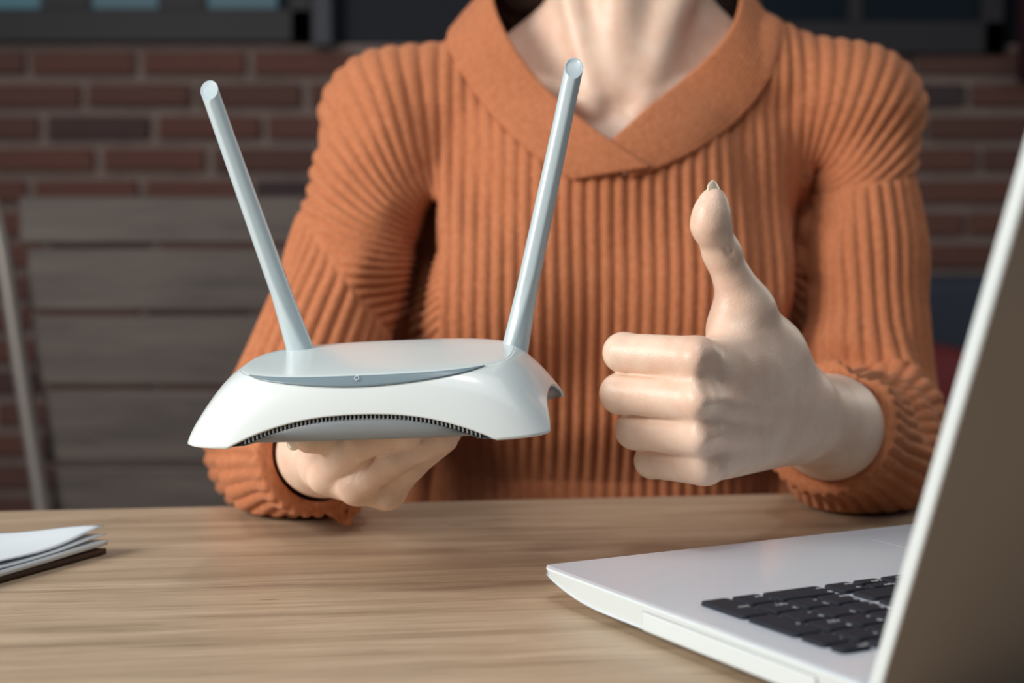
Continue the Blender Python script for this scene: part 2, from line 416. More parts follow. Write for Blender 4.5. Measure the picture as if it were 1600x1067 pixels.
# front row first (x counted from the person's right-hand end of the keyboard)
key(0, 0, 1, 2, [('Enter', 0, .012, S)])
key(1, 0, 1, 1, two('.', 'Del')); key(2, 0, 2, 1, two('0', 'Ins'))
key(4.12, 0, 1, 1, [('→', 0, .002, G), ('End', 0, .0085, S)])
key(5.12, 0, 1, .5, [('PgDn', 0, -.001, S)]); key(5.12, .5, 1, .5, [('PgUp', 0, -.001, S)])
key(6.12, 0, 1, 1, [('←', 0, .002, G), ('Home', 0, .0085, S)])
for i, (a, b2) in enumerate((('Ctrl', ''), ('Fn', ''), ('Alt', ''))): key(7.24+i, 0, 1, 1, [(a, 0, .004, S)])
key(10.24, 0, 5, 1, []); 
for i, a in enumerate(('Alt', 'Ctrl', 'Fn')): key(15.24+i, 0, 1, 1, [(a, 0, .004, S)])
key(18.24, 0, 1.3, 1, [('Ctrl', 0, .004, S)])
for i, (a, b2) in enumerate((('3', 'PgDn'), ('2', '↓'), ('1', 'End'))): key(1+i, 1, 1, 1, two(a, b2))
key(4.24, 1, 2.6, 1, [('Shift', 0, .004, S)])
for i, a in enumerate('/.,MNBVCXZ'): key(6.84+i, 1, 1, 1, [(a, 0, .003, G)])
key(16.84, 1, 2.6, 1, [('Shift', 0, .004, S)])
key(0, 2, 1, 2, [('+', 0, .012, G)])
for i, (a, b2) in enumerate((('6', '→'), ('5', ''), ('4', '←'))): key(1+i, 2, 1, 1, two(a, b2))
key(4.24, 2, 2.1, 1, [('Enter', 0, .004, S)])
for i, a in enumerate("';LKJHGFDSA"): key(6.34+i, 2, 1, 1, [(a, 0, .003, G)])
key(17.34, 2, 2.1, 1, [('Caps', 0, .004, S)])
for i, (a, b2) in enumerate((('9', 'PgUp'), ('8', '↑'), ('7', 'Home'))): key(1+i, 3, 1, 1, two(a, b2))
key(4.24, 3, 1.6, 1, [('\\', 0, .003, G)])
for i, a in enumerate('][POIUYTREWQ'): key(5.84+i, 3, 1, 1, [(a, 0, .003, G)])
key(17.84, 3, 1.6, 1, [('Tab', 0, .004, S)])
for i, a in enumerate('-*/'): key(i, 4, 1, 1, [(a, 0, .003, G)])
key(3, 4, 1, 1, [('Num', 0, .004, S)])
key(4.24, 4, 2.1, 1, [('Backspace', 0, .004, S)])
for i, a in enumerate('=-0987654321'): key(6.34+i, 4, 1, 1, [(a, 0, .003, G)])
for i, a in enumerate(('PgDn', 'PgUp', 'Pause', 'PrtSc', 'Del', 'F12', 'F11', 'F10', 'F9', 'F8', 'F7', 'F6', 'F5', 'F4', 'F3', 'F2', 'F1', 'Esc')):
    key(i*1.07+.03, 5, 1.03, .62, [(a, 0, .000, S*.85)])
# lid: leans back towards the camera from the hinge
def lid_q(px, py):
    a = (px-800)/FPX
    b = -(py-533.5)/FPX
    return a, b
q0, z0_ = .2337, .0187; ang = math.atan2(.067, .1887)
lidbm = box_bm((-.001, 0, -.0170), (LW+.001, .0062, .245), .0014, 3)
lid = bobj('lid', lidbm, M['lid'], lap, False)
# local: thickness towards the camera (-y local), height up
lid.location = (0, -q0, z0_); lid.rotation_euler = (ang, 0, 0)
for v in lid.data.vertices: v.co.y = -v.co.y
lid.data.flip_normals(); lid.data.update()
lid.data.materials.append(M['laptop_side'])
for p in lid.data.polygons:
    if p.normal.y > -.9: p.material_index = 1
scr = bobj('screen', box_bm((.012, 0, .014), (LW-.012, .0012, .235), .0004, 1), M['black'], lap)
scr.location = lid.location; scr.rotation_euler = lid.rotation_euler
for sx in (.05, LW-.09):
    hb = bobj('hinge', box_bm((sx, -q0+.001, .010), (sx+.04, -q0+.011, .0205), .003, 3), M['laptop_side'], lap)

# ------------------------------------------------------------------ router
RS = .92
RC = Vector((-.0733*RS, .7931*RS, CAMZ+(.8279-.91)*RS))
def Rm(a, b, c):
    return Matrix.Rotation(a, 4, 'Z') @ Matrix.Rotation(b, 4, 'X') @ Matrix.Rotation(c, 4, 'Y')
RM = Matrix.Translation(RC) @ Rm(-.1355, .1666, -.0495)
rt = empty('router'); rt.matrix_world = RM
tag(rt, 'white wireless router with two raised antennas resting on an open hand', 'router')
rW, rD, rH, rar, ra, rc_ = .1040*RS, .0522*RS, .0335*RS, .0154*RS, .0729*RS, .0376*RS
pA, pB, pbf = (.0663+.010)*RS, .0519*RS, .0367*RS
pcv = (pB-pbf)/2; phv = (pB+pbf)/2
def supell(t, a, b, n):
    c, s = np.cos(t), np.sin(t)
    return a*np.sign(c)*np.abs(c)**(2/n), b*np.sign(s)*np.abs(s)**(2/n)
NT = 480
tt = np.linspace(0, 2*np.pi, NT, endpoint=False)
# even out the spacing of the footprint curve
def resample(fx, n):
    t = np.linspace(0, 2*np.pi, 6001); x, y = fx(t); d = np.r_[0, np.cumsum(np.hypot(np.diff(x), np.diff(y)))]
    return np.interp(np.linspace(0, d[-1], n, endpoint=False), d, t)
tB = resample(lambda t: supell(t, rW, rD, 5.0), NT)
Bx, By = supell(tB, rW, rD, 5.0)
# plate curve matched by direction
ang_b = np.arctan2(By/rD, Bx/rW)
Tx, Ty = supell(np.arctan2(np.abs(np.sin(ang_b))**(1.0)*np.sign(np.sin(ang_b)), np.cos(ang_b)), pA, phv, 2.9); Ty = Ty+pcv
def shell_pt(i, s):
    # i index array, s array -> xyz
    tx, ty, bx, by = Tx[i], Ty[i], Bx[i], By[i]
    kx = tx+(bx-tx)*.50; ky = ty+(by-ty)*.50; kz = rH*.80
    a, b, c = (1-s)**2, 2*s*(1-s), s**2
    return a*tx+b*kx+c*bx, a*ty+b*ky+c*by, a*rH+b*kz
def arch(x, y):
    f1 = np.where(np.abs(x) < ra, rar*(1-np.abs(x/ra)**2.3), 0)
    f1 = np.where(np.abs(y) > rD*.55, f1, 0)
    f2 = np.where(np.abs(y) < rc_, rar*.9*(1-np.abs(y/rc_)**2.3), 0); f2 = np.where(np.abs(x) > rW*.6, f2, 0)
    return np.maximum(f1, f2)
ss = np.linspace(.3, 1, 500); cut = np.ones(NT); idx = np.arange(NT)
for s in ss[::-1]:
    x, y, z = shell_pt(idx, np.full(NT, s))
    below = z < arch(x, y)
    cut = np.where(below, s, cut)
NS = 40
V = []
for k in range(NS):
    s = cut*(k/(NS-1)); x, y, z = shell_pt(idx, s); V.append(np.stack([x, y, z], -1))
V = np.stack(V, 1)      # NT, NS, 3
F = grid_faces(NT, NS, True)[:, ::-1]
me = mesh_np('shell', V.reshape(-1, 3), F)
shell = mobj('shell', me, M['white'], rt, True)
md = shell.modifiers.new('s', 'SOLIDIFY'); md.thickness = .0016; md.offset = -1
# top plate, very slightly domed with a fine lip
rings = [1.0, .992, .985, .9, .7, .45, .2, .0004]; zz = [0, .0003, .0004, .0008, .0012, .0015, .0016, .0016]
Vp = []
for r_, z_ in zip(rings, zz): Vp.append(np.stack([Tx*r_, (Ty-pcv)*r_+pcv, np.full(NT, rH+z_)], -1))
Vp = np.stack(Vp, 1)
me = mesh_np('top_plate', Vp.reshape(-1, 3), grid_faces(NT, len(rings), True)); tpz = mobj('top_plate', me, M['top'], rt, True)
# indicator bar: crescent along the front edge of the plate
sel = [i for i in range(NT) if Ty[i] < pcv and abs(Tx[i]) < .0655*RS]
sel = sorted(sel, key=lambda i: Tx[i]); sel = np.array(sel)
nb_ = 6; Vb = []
for k in range(nb_):
    w_ = 1-(np.abs(Tx[sel])/(.0655*RS))**2
    s = .002+.27*w_*(k/(nb_-1)); x, y, z = shell_pt(sel, s)
    Vb.append(np.stack([x, y-.0002, z+.00035], -1))
Vb = np.stack(Vb, 1)
me = mesh_np('indicator_bar', Vb.reshape(-1, 3), grid_faces(len(sel), nb_)); ib = mobj('indicator_bar', me, M['bar'], rt, True)
md = ib.modifiers.new('s', 'SOLIDIFY'); md.thickness = .0006; md.offset = 0
mid = sel[len(sel)//2]
x, y, z = shell_pt(np.array([mid]), np.array([.09]))
bm = bmesh.new(); 
n = 24
for rr_, zz_ in ((.0008, 0), (.0012, 0)): 
    for k in range(n): bm.verts.new((rr_*math.cos(2*math.pi*k/n), rr_*math.sin(2*math.pi*k/n)*1.3, 0))
bm.verts.ensure_lookup_table()
for k in range(n): bm.faces.new((bm.verts[k], bm.verts[(k+1) % n], bm.verts[n+(k+1) % n], bm.verts[n+k]))
lg = bobj('indicator_icon', bm, M['legend'], ib); lg.location = (x[0]-.0015, y[0]-.0010, z[0]+.0011); lg.rotation_euler = (.55, 0, 0)
# base under the shell
rim = np.stack(shell_pt(idx, cut), -1)
inx = rim.copy(); sc_ = 1-.0026/np.hypot(rim[:, 0], rim[:, 1])
inx[:, :2] *= sc_[:, None]
i2 = inx.copy(); i2[:, 2] -= np.clip(rim[:, 2]-.0006, 0, .0026)
b3x, b3y = supell(tB, rW-.0135, rD-.0115, 5.0); i3 = np.stack([b3x, b3y, np.full(NT, .0004)], -1)
i3b = i3.copy(); i3b[:, :2] *= .97; i3b[:, 2] -= .0012
i4 = i3b.copy(); i4[:, :2] *= .02
vt = np.stack([inx, i2], 1); me = mesh_np('vent_recess', vt.reshape(-1, 3), grid_faces(NT, 2, True)); vr = mobj('vent_recess', me, M['black'], rt, True)
i2b = i2.copy(); i2b[:, :2] *= (1+.0010/np.hypot(i2[:, 0], i2[:, 1]))[:, None]
vb = np.stack([i2, i2b, i3, i3b, i4], 1); me = mesh_np('base', vb.reshape(-1, 3), grid_faces(NT, 5, True)); rb = mobj('base', me, M['grey'], rt, True)
# vent teeth: little webs across the dark slot
bm = bmesh.new()
def teeth(condition, axis):
    ii = [i for i in range(NT) if condition(i)]
    ii.sort(key=lambda i: rim[i, axis]); pos = np.array([rim[i, axis] for i in ii])
    p = pos[0]
    while p < pos[-1]:
        i = ii[int(np.argmin(np.abs(pos-p)))]
        if rim[i, 2] > .0035:
            q = i2b[i]; t = inx[i]
            nx_, ny_ = t[0]/rW, t[1]/rD; 
            d = Vector((0, np.sign(t[1]), 0)) if axis == 0 else Vector((np.sign(t[0]), 0, 0)); s = Vector((1, 0, 0)) if axis == 0 else Vector((0, 1, 0))
            a = Vector((t[0], t[1], t[2])); b = Vector((q[0], q[1], q[2]))
            if axis == 0: a.x = b.x = p
            else: a.y = b.y = p
            hw = .00042
            vv = [bm.verts.new(x_) for x_ in (a-s*hw+d*.0009, a+s*hw+d*.0009, b+s*hw+d*.0003, b-s*hw+d*.0003, a-s*hw-d*.0003, a+s*hw-d*.0003, b+s*hw-d*.0005, b-s*hw-d*.0005)]
            for f in ((0, 1, 2, 3), (4, 7, 6, 5), (0, 4, 5, 1), (1, 5, 6, 2), (2, 6, 7, 3), (3, 7, 4, 0)): bm.faces.new([vv[k] for k in f])
        p += .00205
teeth(lambda i: By[i] < 0 and abs(rim[i, 0]) < ra and abs(By[i]) > rD*.6, 0)
teeth(lambda i: Bx[i] > 0 and abs(rim[i, 1]) < rc_ and abs(Bx[i]) > rW*.6, 1)
vg = bobj('vent_grille', bm, M['grey'], rt); vg['kind'] = 'stuff'

def antenna(pbase, pmid, ptip, rb_, rm_, rt_, facet=1):
    A_, M_, T_ = Vector(pbase), Vector(pmid), Vector(ptip)
    ax = (T_-A_).normalized(); side = ax.cross(Vector((0, 1, 0))).normalized(); fr = side.cross(ax).normalized()   # fr ~ away from camera?
    if fr.y > 0: fr = -fr
    NA, NL = 48, 60; V = []
    Lg = (T_-A_).length
    for j in range(NL):
        t = j/(NL-1); 
        c = A_.lerp(M_, t/.3) if t < .3 else M_.lerp(T_, (t-.3)/.7)
        if t < .28: wdt = rb_+(rm_-rb_)*(t/.28)**.8
        else: wdt = rm_+(rt_-rm_)*((t-.28)/.72)
        flat = 1.0-.30*max(0, 1-t/.32)
        row = []
        for i in range(NA):
            a = 2*math.pi*i/NA
            cs, sn = math.cos(a), math.sin(a)
            n_ = 2.0
            # ridge on the camera side, sharper near the foot
            rr = 1.0
            da = (a-math.pi/2+facet*(.35-.9*max(0, 1-t/.32))+math.pi) % (2*math.pi)-math.pi
            rr *= 1+.10*math.exp(-(da/.30)**2)
            x_ = cs*wdt*rr; y_ = sn*wdt*rr*flat
            p = c+side*x_+fr*y_
            row.append(p)
        # slanted cut at the tip
        V.append(row)
    cutn = (ax*.64+fr*.77).normalized(); tip = T_-ax*rt_*1.0
    for j in range(NL-8, NL):
        for i in range(NA):
            p = V[j][i]
    out = []
    for i in range(NA):
        base = V[NL-12][i]; d = ax
        tmax = cutn.dot(tip-base)/cutn.dot(d)
        for k in range(12):
            V[NL-12+k][i] = base+d*tmax*(k/11)
    bm = bmesh.new(); inv = RM.inverted()
    vv = [[bm.verts.new(inv @ p) for p in row] for row in V]
    for j in range(NL-1):
        for i in range(NA): bm.faces.new((vv[j][i], vv[j][(i+1) % NA], vv[j+1][(i+1) % NA], vv[j+1][i]))
    bm.faces.new(vv[0][::-1])
    cap = [bm.verts.new(inv @ p) for p in V[-1]]
    ctr = sum((p for p in V[-1]), Vector())/NA
    lip = [bm.verts.new(inv @ (ctr+(p-ctr)*.86)) for p in V[-1]]; dn = [bm.verts.new(inv @ (ctr+(p-ctr)*.82-ax*.0004)) for p in V[-1]]
    for i in range(NA):
        k = (i+1) % NA
        bm.faces.new((vv[-1][i], vv[-1][k], lip[k], lip[i])); bm.faces.new((lip[i], lip[k], dn[k], dn[i]))
    bm.faces.new(dn)
    for v in cap: bm.verts.remove(v)
    o = bobj('antenna', bm, M['antenna'], rt, True)
    o.data.set_sharp_from_angle(angle=math.radians(40))
    return o
a1 = antenna(P(479, 575, .765), P(437, 450, .765), P(322, 128, .765), .0082, .0056, .0046, 1)
a2 = antenna(P(798, 580, .742), P(826, 440, .742), P(900, 92, .742), .0078, .0056, .0046, -1)

#__BODY__
# ------------------------------------------------------------------ implicit surface tools (person)
def surface_nets(f, lo, hi, h, B=8, margin=1.5):
    lo = np.array(lo, float); hi = np.array(hi, float); nb = np.ceil((hi-lo)/(h*B)).astype(int)
    g = np.stack(np.meshgrid(*[np.arange(n) for n in nb], indexing='ij'), -1).reshape(-1, 3)
    ctr = lo+(g+.5)*h*B
    act = np.zeros(len(g), bool)
    for s in range(0, len(g), 200000): act[s:s+200000] = np.abs(f(ctr[s:s+200000].astype(np.float32))) < h*B*.87*margin
    g = g[act]
    n1 = B+1; lg = np.stack(np.meshgrid(*[np.arange(n1)]*3, indexing='ij'), -1).reshape(-1, 3)
    D = nb*B+2; key = lambda c: (c[..., 0]*D[1]+c[..., 1])*D[2]+c[..., 2]
    VK, VP, EK = [], [], []
    cor = [(a, b, c) for a in (0, 1) for b in (0, 1) for c in (0, 1)]
    edges = [(a, b) for a in range(8) for b in range(a+1, 8) if sum(abs(cor[a][k]-cor[b][k]) for k in range(3)) == 1]
    for s in range(0, len(g), 1200):
        gb = g[s:s+1200]
        pts = (gb[:, None, :]*B+lg[None]); m_ = len(gb)
        val = f((lo+pts.reshape(-1, 3)*h).astype(np.float32)).astype(float).reshape(m_, n1, n1, n1)
        cv = np.stack([val[:, a:a+B, b:b+B, c:c+B] for a, b, c in cor], -1)
        sg = cv < 0; mixed = sg.any(-1) & ~sg.all(-1)
        w_ = np.argwhere(mixed)
        if len(w_) == 0: continue
        c8 = cv[mixed]; acc = np.zeros((len(w_), 3)); n_ = np.zeros(len(w_))
        for a, b in edges:
            va, vb = c8[:, a], c8[:, b]; cr = (va < 0) != (vb < 0)
            t = np.where(cr, va/np.where(cr, va-vb, 1), 0)
            p = np.array(cor[a])[None]+t[:, None]*(np.array(cor[b])-np.array(cor[a]))[None]
            acc += np.where(cr[:, None], p, 0); n_ += cr
        gi = gb[w_[:, 0]]*B+w_[:, 1:]
        VK.append(key(gi+1)); VP.append(lo+(gi+acc/n_[:, None])*h)
        for ax in range(3):
            sl0 = [slice(None)]+[slice(0, B)]*3; sl1 = list(sl0); sl1[ax+1] = slice(1, B+1)
            v0 = val[tuple(sl0)]; v1 = val[tuple(sl1)]; cr = (v0 < 0) != (v1 < 0)
            ww = np.argwhere(cr); gi = gb[ww[:, 0]]*B+ww[:, 1:]+1
            o1 = np.zeros(3, int); o2 = np.zeros(3, int); o1[(ax+1) % 3] = 1; o2[(ax+2) % 3] = 1
            q = np.stack([key(gi-o1-o2), key(gi-o2), key(gi), key(gi-o1)], -1)
            fl = v0[cr] >= 0; q[fl] = q[fl][:, ::-1]
            EK.append(q)
    VK = np.concatenate(VK); VP = np.concatenate(VP); EK = np.concatenate(EK)
    o = np.argsort(VK); VK = VK[o]; VP = VP[o]
    ix = np.clip(np.searchsorted(VK, EK), 0, len(VK)-1); ok = (VK[ix] == EK).all(-1)
    return VP, ix[ok]
def grad(f, p, e=4e-4):
    k = np.array([[1, -1, -1], [-1, -1, 1], [-1, 1, -1], [1, 1, 1]], float); g = np.zeros_like(p)
    for q in k: g += q*f(p+q*e)[:, None]
    return g/(4*e)
def project(f, V, it=2):
    for _ in range(it):
        g = grad(f, V); gl = (g*g).sum(1)+1e-6
        V = V-g*np.clip(f(V)/gl, -.002, .002)[:, None]
    return V
def chunked(f, p, n=400000):
    return np.concatenate([f(p[s:s+n]) for s in range(0, len(p), n)])
def smin(a, b, k):
    h = np.maximum(k-np.abs(a-b), 0)/k; return np.minimum(a, b)-h*h*k*.25
def smax(a, b, k): return -smin(-a, -b, k)
def cap(p, a, b, ra, rb):
    a = np.asarray(a, p.dtype); ba = np.asarray(b, p.dtype)-a
    x = p[:, 0]-a[0]; y = p[:, 1]-a[1]; z = p[:, 2]-a[2]
    t = np.clip((x*ba[0]+y*ba[1]+z*ba[2])/float(ba@ba), 0, 1); x -= t*ba[0]; y -= t*ba[1]; z -= t*ba[2]
    return np.sqrt(x*x+y*y+z*z)-(ra+(rb-ra)*t)
def ell(p, c, r):
    r = np.asarray(r, p.dtype); q = (p-np.asarray(c, p.dtype))/r; k0 = np.sqrt((q*q).sum(1)); k1 = np.sqrt(((q/r)**2).sum(1))+1e-9
    return k0*(k0-1)/k1
def chain(p, pts, rs, k=.004):
    d = None
    for i in range(len(pts)-1):
        c = cap(p, pts[i], pts[i+1], rs[i], rs[i+1]); d = c if d is None else smin(d, c, k)
    return d
def near(p, c, R, fn):
    c = np.asarray(c, p.dtype); r = np.sqrt(((p-c)**2).sum(1)); m_ = r < R+.02; out = np.maximum(r-R, .02)+.0
    if m_.any(): out[m_] = fn(p[m_])
    return out
def vnoise(p, s, seed=0):
    """cheap smooth pseudo-noise, sums of sines"""
    rs = np.random.RandomState(seed); o = 0
    for _ in range(5):
        d = rs.normal(size=3); d /= np.linalg.norm(d); o = o+np.sin(p@d*s*(rs.uniform(.7, 1.5))+rs.uniform(0, 6.3))
    return o/5
def obj_tris(name, V, F, m, parent, loc):
    me = mesh_np(name, V-np.array(loc), F); return mobj(name, me, m, parent, True)

# ---- right-of-picture fist with the thumb up
HR = {}
def hand_up(p):
    im, ip, idp, it_ = P(1087, 561, .716), P(974, 551, .744), P(1003, 558, .775), P(1052, 572, .772)
    mm, mp_, mdp, mt = P(1093, 625, .711), P(969, 615, .743), P(996, 622, .777), P(1052, 632, .772)
    rm, rp, rdp, rtp = P(1096, 680, .716), P(992, 672, .747), P(1018, 680, .777), P(1062, 685, .770)
    lm, lp, ldp, ltp = P(1099, 727, .727), P(1019, 720, .752), P(1042, 726, .777), P(1078, 724, .768)
    fi = chain(p, [im, ip, idp, it_], [.0116, .0102, .0092, .0080], .003)
    fm = chain(p, [mm, mp_, mdp, mt], [.0113, .0103, .0092, .0080], .003)
    fr = chain(p, [rm, rp, rdp, rtp], [.0111, .0098, .0088, .0078], .003)
    fl = chain(p, [lm, lp, ldp, ltp], [.0104, .0090, .0080, .0072], .003)
    # flat finger backs between knuckle and middle joint
    kk = .0011+.0085*np.clip((p[:, 0]-.070)/.020, 0, 1)
    kk2 = .0011+.0075*np.clip((p[:, 0]-.078)/.020, 0, 1)
    fing = smin(smin(fi, fm, kk), smin(fr, fl, kk2), kk2)
    W = [P(1252, 630, .800), P(1256, 650, .806), P(1256, 668, .812), P(1246, 682, .806)]
    pal = cap(p, im+[.002, .004, 0], W[0], .0105, .0165)
    for a, b, r1, r2 in ((mm+[.002, .003, 0], W[1], .0105, .0165), (rm+[.002, .004, 0], W[2], .0105, .0165), (lm+[.002, .002, .001], W[3], .0102, .0130)):
        pal = smin(pal, cap(p, a, b, r1, r2), .008)
    # palm bulk and thumb ball
    pal = smin(pal, cap(p, P(1120, 600, .745), P(1230, 650, .815), .017, .020), .012)
    pal = smin(pal, cap(p, P(1120, 690, .750), P(1225, 675, .815), .014, .016), .012)
    pal = smin(pal, cap(p, P(1130, 575, .740), P(1205, 555, .785), .0125, .0175), .016)
    th = chain(p, [P(1236, 610, .806), P(1166, 484, .764), P(1126, 392, .752), P(1112, 347, .744), P(1115, 313, .742)], [.0175, .0138, .0083, .0076, .0062], .008)
    th = smin(th, cap(p, P(1107, 356, .741), P(1110, 334, .740), .0056, .0054), .012)
    th = smin(th, cap(p, P(1132, 392, .750), P(1136, 394, .750), .0066, .0062), .004)
    d = smin(pal, th, .014)
    # web between thumb and index
    d = smin(d, cap(p, P(1136, 512, .760), P(1150, 545, .757), .0085, .0115), .016)
    # extensor tendons and soft hollows on the back of the hand
    for a, b in ((im, W[0]), (mm, W[1]), (rm, W[2]), (lm, W[3])):
        o_ = np.array([0, -.0085, 0]); c_ = a+o_+(b-a)*.06; e_ = a+(b-a)*.72+np.array([0, -.0128, 0])
        d = smin(d, cap(p, c_, e_, .0042, .0030), .006)
    dk = smin(d, fing, .0042)
    # knuckle heads
    for c_, r_ in ((im, .0072), (mm, .0070), (rm, .0066), (lm, .0062)):
        dk = smin(dk, cap(p, c_+[.0, -.0056, .0005], c_+[.004, -.0052, 0], r_, r_*.8), .0045)
    # hollows between the knuckles, behind them
    for a, b in ((im, mm), (mm, rm), (rm, lm)):
        c_ = (a+b)/2+np.array([.007, -.0140, 0]); dk = smax(dk, -cap(p, c_, c_+np.array([.022, .012, 0]), .0048, .0030), .009)
    c_ = im+np.array([.010, -.0125, -.002]); dk = smax(dk, -cap(p, c_, c_+np.array([.012, .004, -.004]), .0036, .0022), .008)
    # deep creases between neighbouring fingers stay
    # thumb joint wrinkles
    for q in range(4):
        a = P(1128+q*3, 380+q*7, .7412); b = P(1143+q*2, 386+q*6, .7438); dk = smax(dk, -cap(p, a, b, .0003, .0002), .0014)
    return dk
# ---- hand under the router
def hand_flat(p):
    im, ip, it_ = P(509, 742, .773), P(566, 692, .742), P(636, 677, .735)
    mm, mp_, mt = P(558, 759, .762), P(619, 712, .744), P(690, 683, .741)
    rm, rp, rt_ = P(604, 766, .768), P(642, 725, .758), P(694, 686, .758)
    lm, lp, lt_ = P(612, 742, .790), P(655, 710, .785), P(700, 676, .785)
    fi = chain(p, [im, ip, it_], [.0098, .0084, .0080], .003); fm = chain(p, [mm, mp_, mt], [.0104, .0086, .0080], .003)
    fr = chain(p, [rm, rp, rt_], [.0100, .0082, .0075], .003); fl = chain(p, [lm, lp, lt_], [.0105, .0088, .0075], .003)
    fing = smin(smin(fi, fm, .0006), smin(fr, fl, .0006), .0006)
    W = [P(492, 705, .835), P(505, 715, .838), P(515, 722, .842), P(520, 722, .850)]
    d = cap(p, im, W[0], .0105, .0190)
    for a, b, r1, r2 in ((mm, W[1], .0105, .019), (rm, W[2], .0110, .018), (lm, W[3], .0105, .016)): d = smin(d, cap(p, a, b, r1, r2), .008)
    d = smin(d, cap(p, P(560, 712, .790), P(510, 705, .830), .013, .019), .012)
    d = smin(d, fing, .0025)
    for a, b in ((P(552, 746, .7485), P(612, 688, .7425)), (P(600, 757, .752), P(655, 706, .746))):
        d = smax(d, -cap(p, a, b, .0016, .0013), .003)
    th = chain(p, [P(520, 702, .825), P(556, 694, .795), P(530, 685, .760), P(484, 685, .752)], [.0150, .0125, .0095, .0080], .006)
    d = smin(d, th, .0040)
    for q in range(3):   # wrinkles on the middle joints
        for (x, y, Yy) in ((560, 690, .7405), (611, 705, .7325)):
            a = P(x+q*5, y-6+q*3, Yy); b = P(x+6+q*5, y+8+q*2, Yy); d = smax(d, -cap(p, a, b, .0002, .0002), .0014)
    return d
EL = P(442, 704, 1.035); WL = P(497, 708, .845)
ER = P(1362, 668, 1.085); WR = P(1240, 645, .812)
SHL, SHR = P(608, 190, 1.15), P(1338, 182, 1.15)
def skin_arms(p):
    d = chain(p, [WL, P(480, 710, .90), EL], [.0235, .0265, .029], .01)
    d = np.minimum(d, chain(p, [EL, P(556, 400, 1.10), SHL], [.030, .030, .030], .01))
    e = chain(p, [WR+[.002, .004, 0], P(1296, 667, .872), ER], [.0245, .0304, .030], .01)
    e = np.minimum(e, chain(p, [ER, P(1345, 400, 1.12), SHR], [.030, .029, .030], .01))
    return np.minimum(d, e)
CH = np.array([P(975, 330, 1.17)[0], 1.17, P(975, 330, 1.17)[2]])
def skin_torso(p):
    d = cap(p, P(985, -150, 1.165), P(982, 110, 1.165), .056, .060)
    d = smin(d, ell(p, P(975, 330, 1.185), (.145, .095, .14)), .03)
    d = smin(d, chain(p, [SHL+[.015, .025, -.01], P(975, 175, 1.17), SHR+[-.015, .025, -.01]], [.026, .044, .026]), .03)
    for a, b in ((P(960, 40, 1.178), P(795, 135, 1.172)), (P(1012, 40, 1.178), P(1160, 135, 1.172))): d = smin(d, cap(p, a, b, .050, .034), .02)
    # neck muscles, collar bones
    for a, b in ((P(1092, -90, 1.125), P(1000, 150, 1.108)), (P(868, -90, 1.125), P(930, 150, 1.108))):
        d = smin(d, cap(p, a, b, .0105, .0065), .020)
    for a, b in ((P(1000, 166, 1.106), P(1140, 120, 1.130)), (P(930, 166, 1.106), P(790, 120, 1.130))):
        d = smin(d, cap(p, a, b, .0075, .0065), .010)
    d = smax(d, -cap(p, P(966, 158, 1.085), P(966, 140, 1.085), .012, .010), .02)
    # windpipe
    d = smin(d, cap(p, P(968, -60, 1.110), P(966, 130, 1.115), .014, .012), .016)
    return d
HC = P(985, -330, 1.15)
def head(p):
    d = ell(p, HC+[0, .01, .02], (.074, .092, .105))
    d = smin(d, ell(p, HC+[0, -.035, -.055], (.050, .048, .058)), .03)
    d = smin(d, cap(p, HC+[0, -.088, .01], HC+[0, -.102, -.018], .008, .012), .010)     # nose
    d = smin(d, ell(p, HC+[0, -.080, -.052], (.024, .012, .006)), .006)
    d = smin(d, ell(p, HC+[0, -.076, -.066], (.020, .012, .006)), .006)
    for s in (-1, 1):
        d = smax(d, -ell(p, HC+[s*.031, -.092, .010], (.017, .012, .010)), .012)
        d = smin(d, ell(p, HC+[s*.031, -.078, .010], (.0125, .0125, .0115)), .001)
        d = smin(d, ell(p, HC+[s*.076, .005, -.005], (.008, .018, .030)), .006)
    return d
HUC, HFC = P(1130, 570, .765), P(570, 715, .79)
def body(p):
    d = skin_torso(p)
    d = np.minimum(d, skin_arms(p))
    d = smin(d, near(p, HC, .17, head), .02)
    hu = near(p, HUC, .135, hand_up); hf = near(p, HFC, .115, hand_flat)
    return smin(smin(d, hu, .010), hf, .010)

# ---- sweater
def table_box(p):
    q = (p[:, 0]-e0[0])*n_edge[0]+(p[:, 1]-e0[1])*n_edge[1]     # >0 behind the table edge
    return np.maximum(q, p[:, 2]-(TABLE+.0012))
def sleeves_raw(p):
    """returns distance of left upper, left fore, right upper, right fore"""
    lu = chain(p, [SHL, P(556, 400, 1.10), EL+[0, .0, .004]], [.0500, .0470, .0530], .02)
    lf = chain(p, [EL+[0, 0, .002], P(452, 712, .945), P(492, 708, .862), P(500, 707, .80)], [.0520, .0430, .0335, .031], .02)
    ru = chain(p, [SHR, P(1346, 400, 1.12), ER+[0, .0, .010]], [.0495, .0465, .0500], .02)
    rf = chain(p, [ER+[-.002, -.03, -.006], P(1342, 700, .965), P(1297, 666, .885), P(1262, 650, .82)], [.0510, .0495, .0388, .036], .02)
    return lu, lf, ru, rf
LCP, LCD = P(497, 708, .862), (P(452, 712, .945)-P(497, 706, .862)); LCD = LCD/np.linalg.norm(LCD)
RCP = P(1296, 667, .884); RCD = (P(1340, 700, .965)-RCP); RCD = RCD/np.linalg.norm(RCD); RCD = RCD+np.array([.25, 0, -.10]); RCD /= np.linalg.norm(RCD)
LCD = LCD+np.array([-.30, 0, -.15]); LCD /= np.linalg.norm(LCD)
folds = []
def F_(pts, r, amp): folds.append((np.array([P(*q) for q in pts]), r, amp))
F_([(1238, 170, 1.06), (1290, 240, 1.07), (1296, 330, 1.08)], .012, -.007)
F_([(1215, 120, 1.07), (1250, 230, 1.06), (1250, 330, 1.06)], .010, .004)
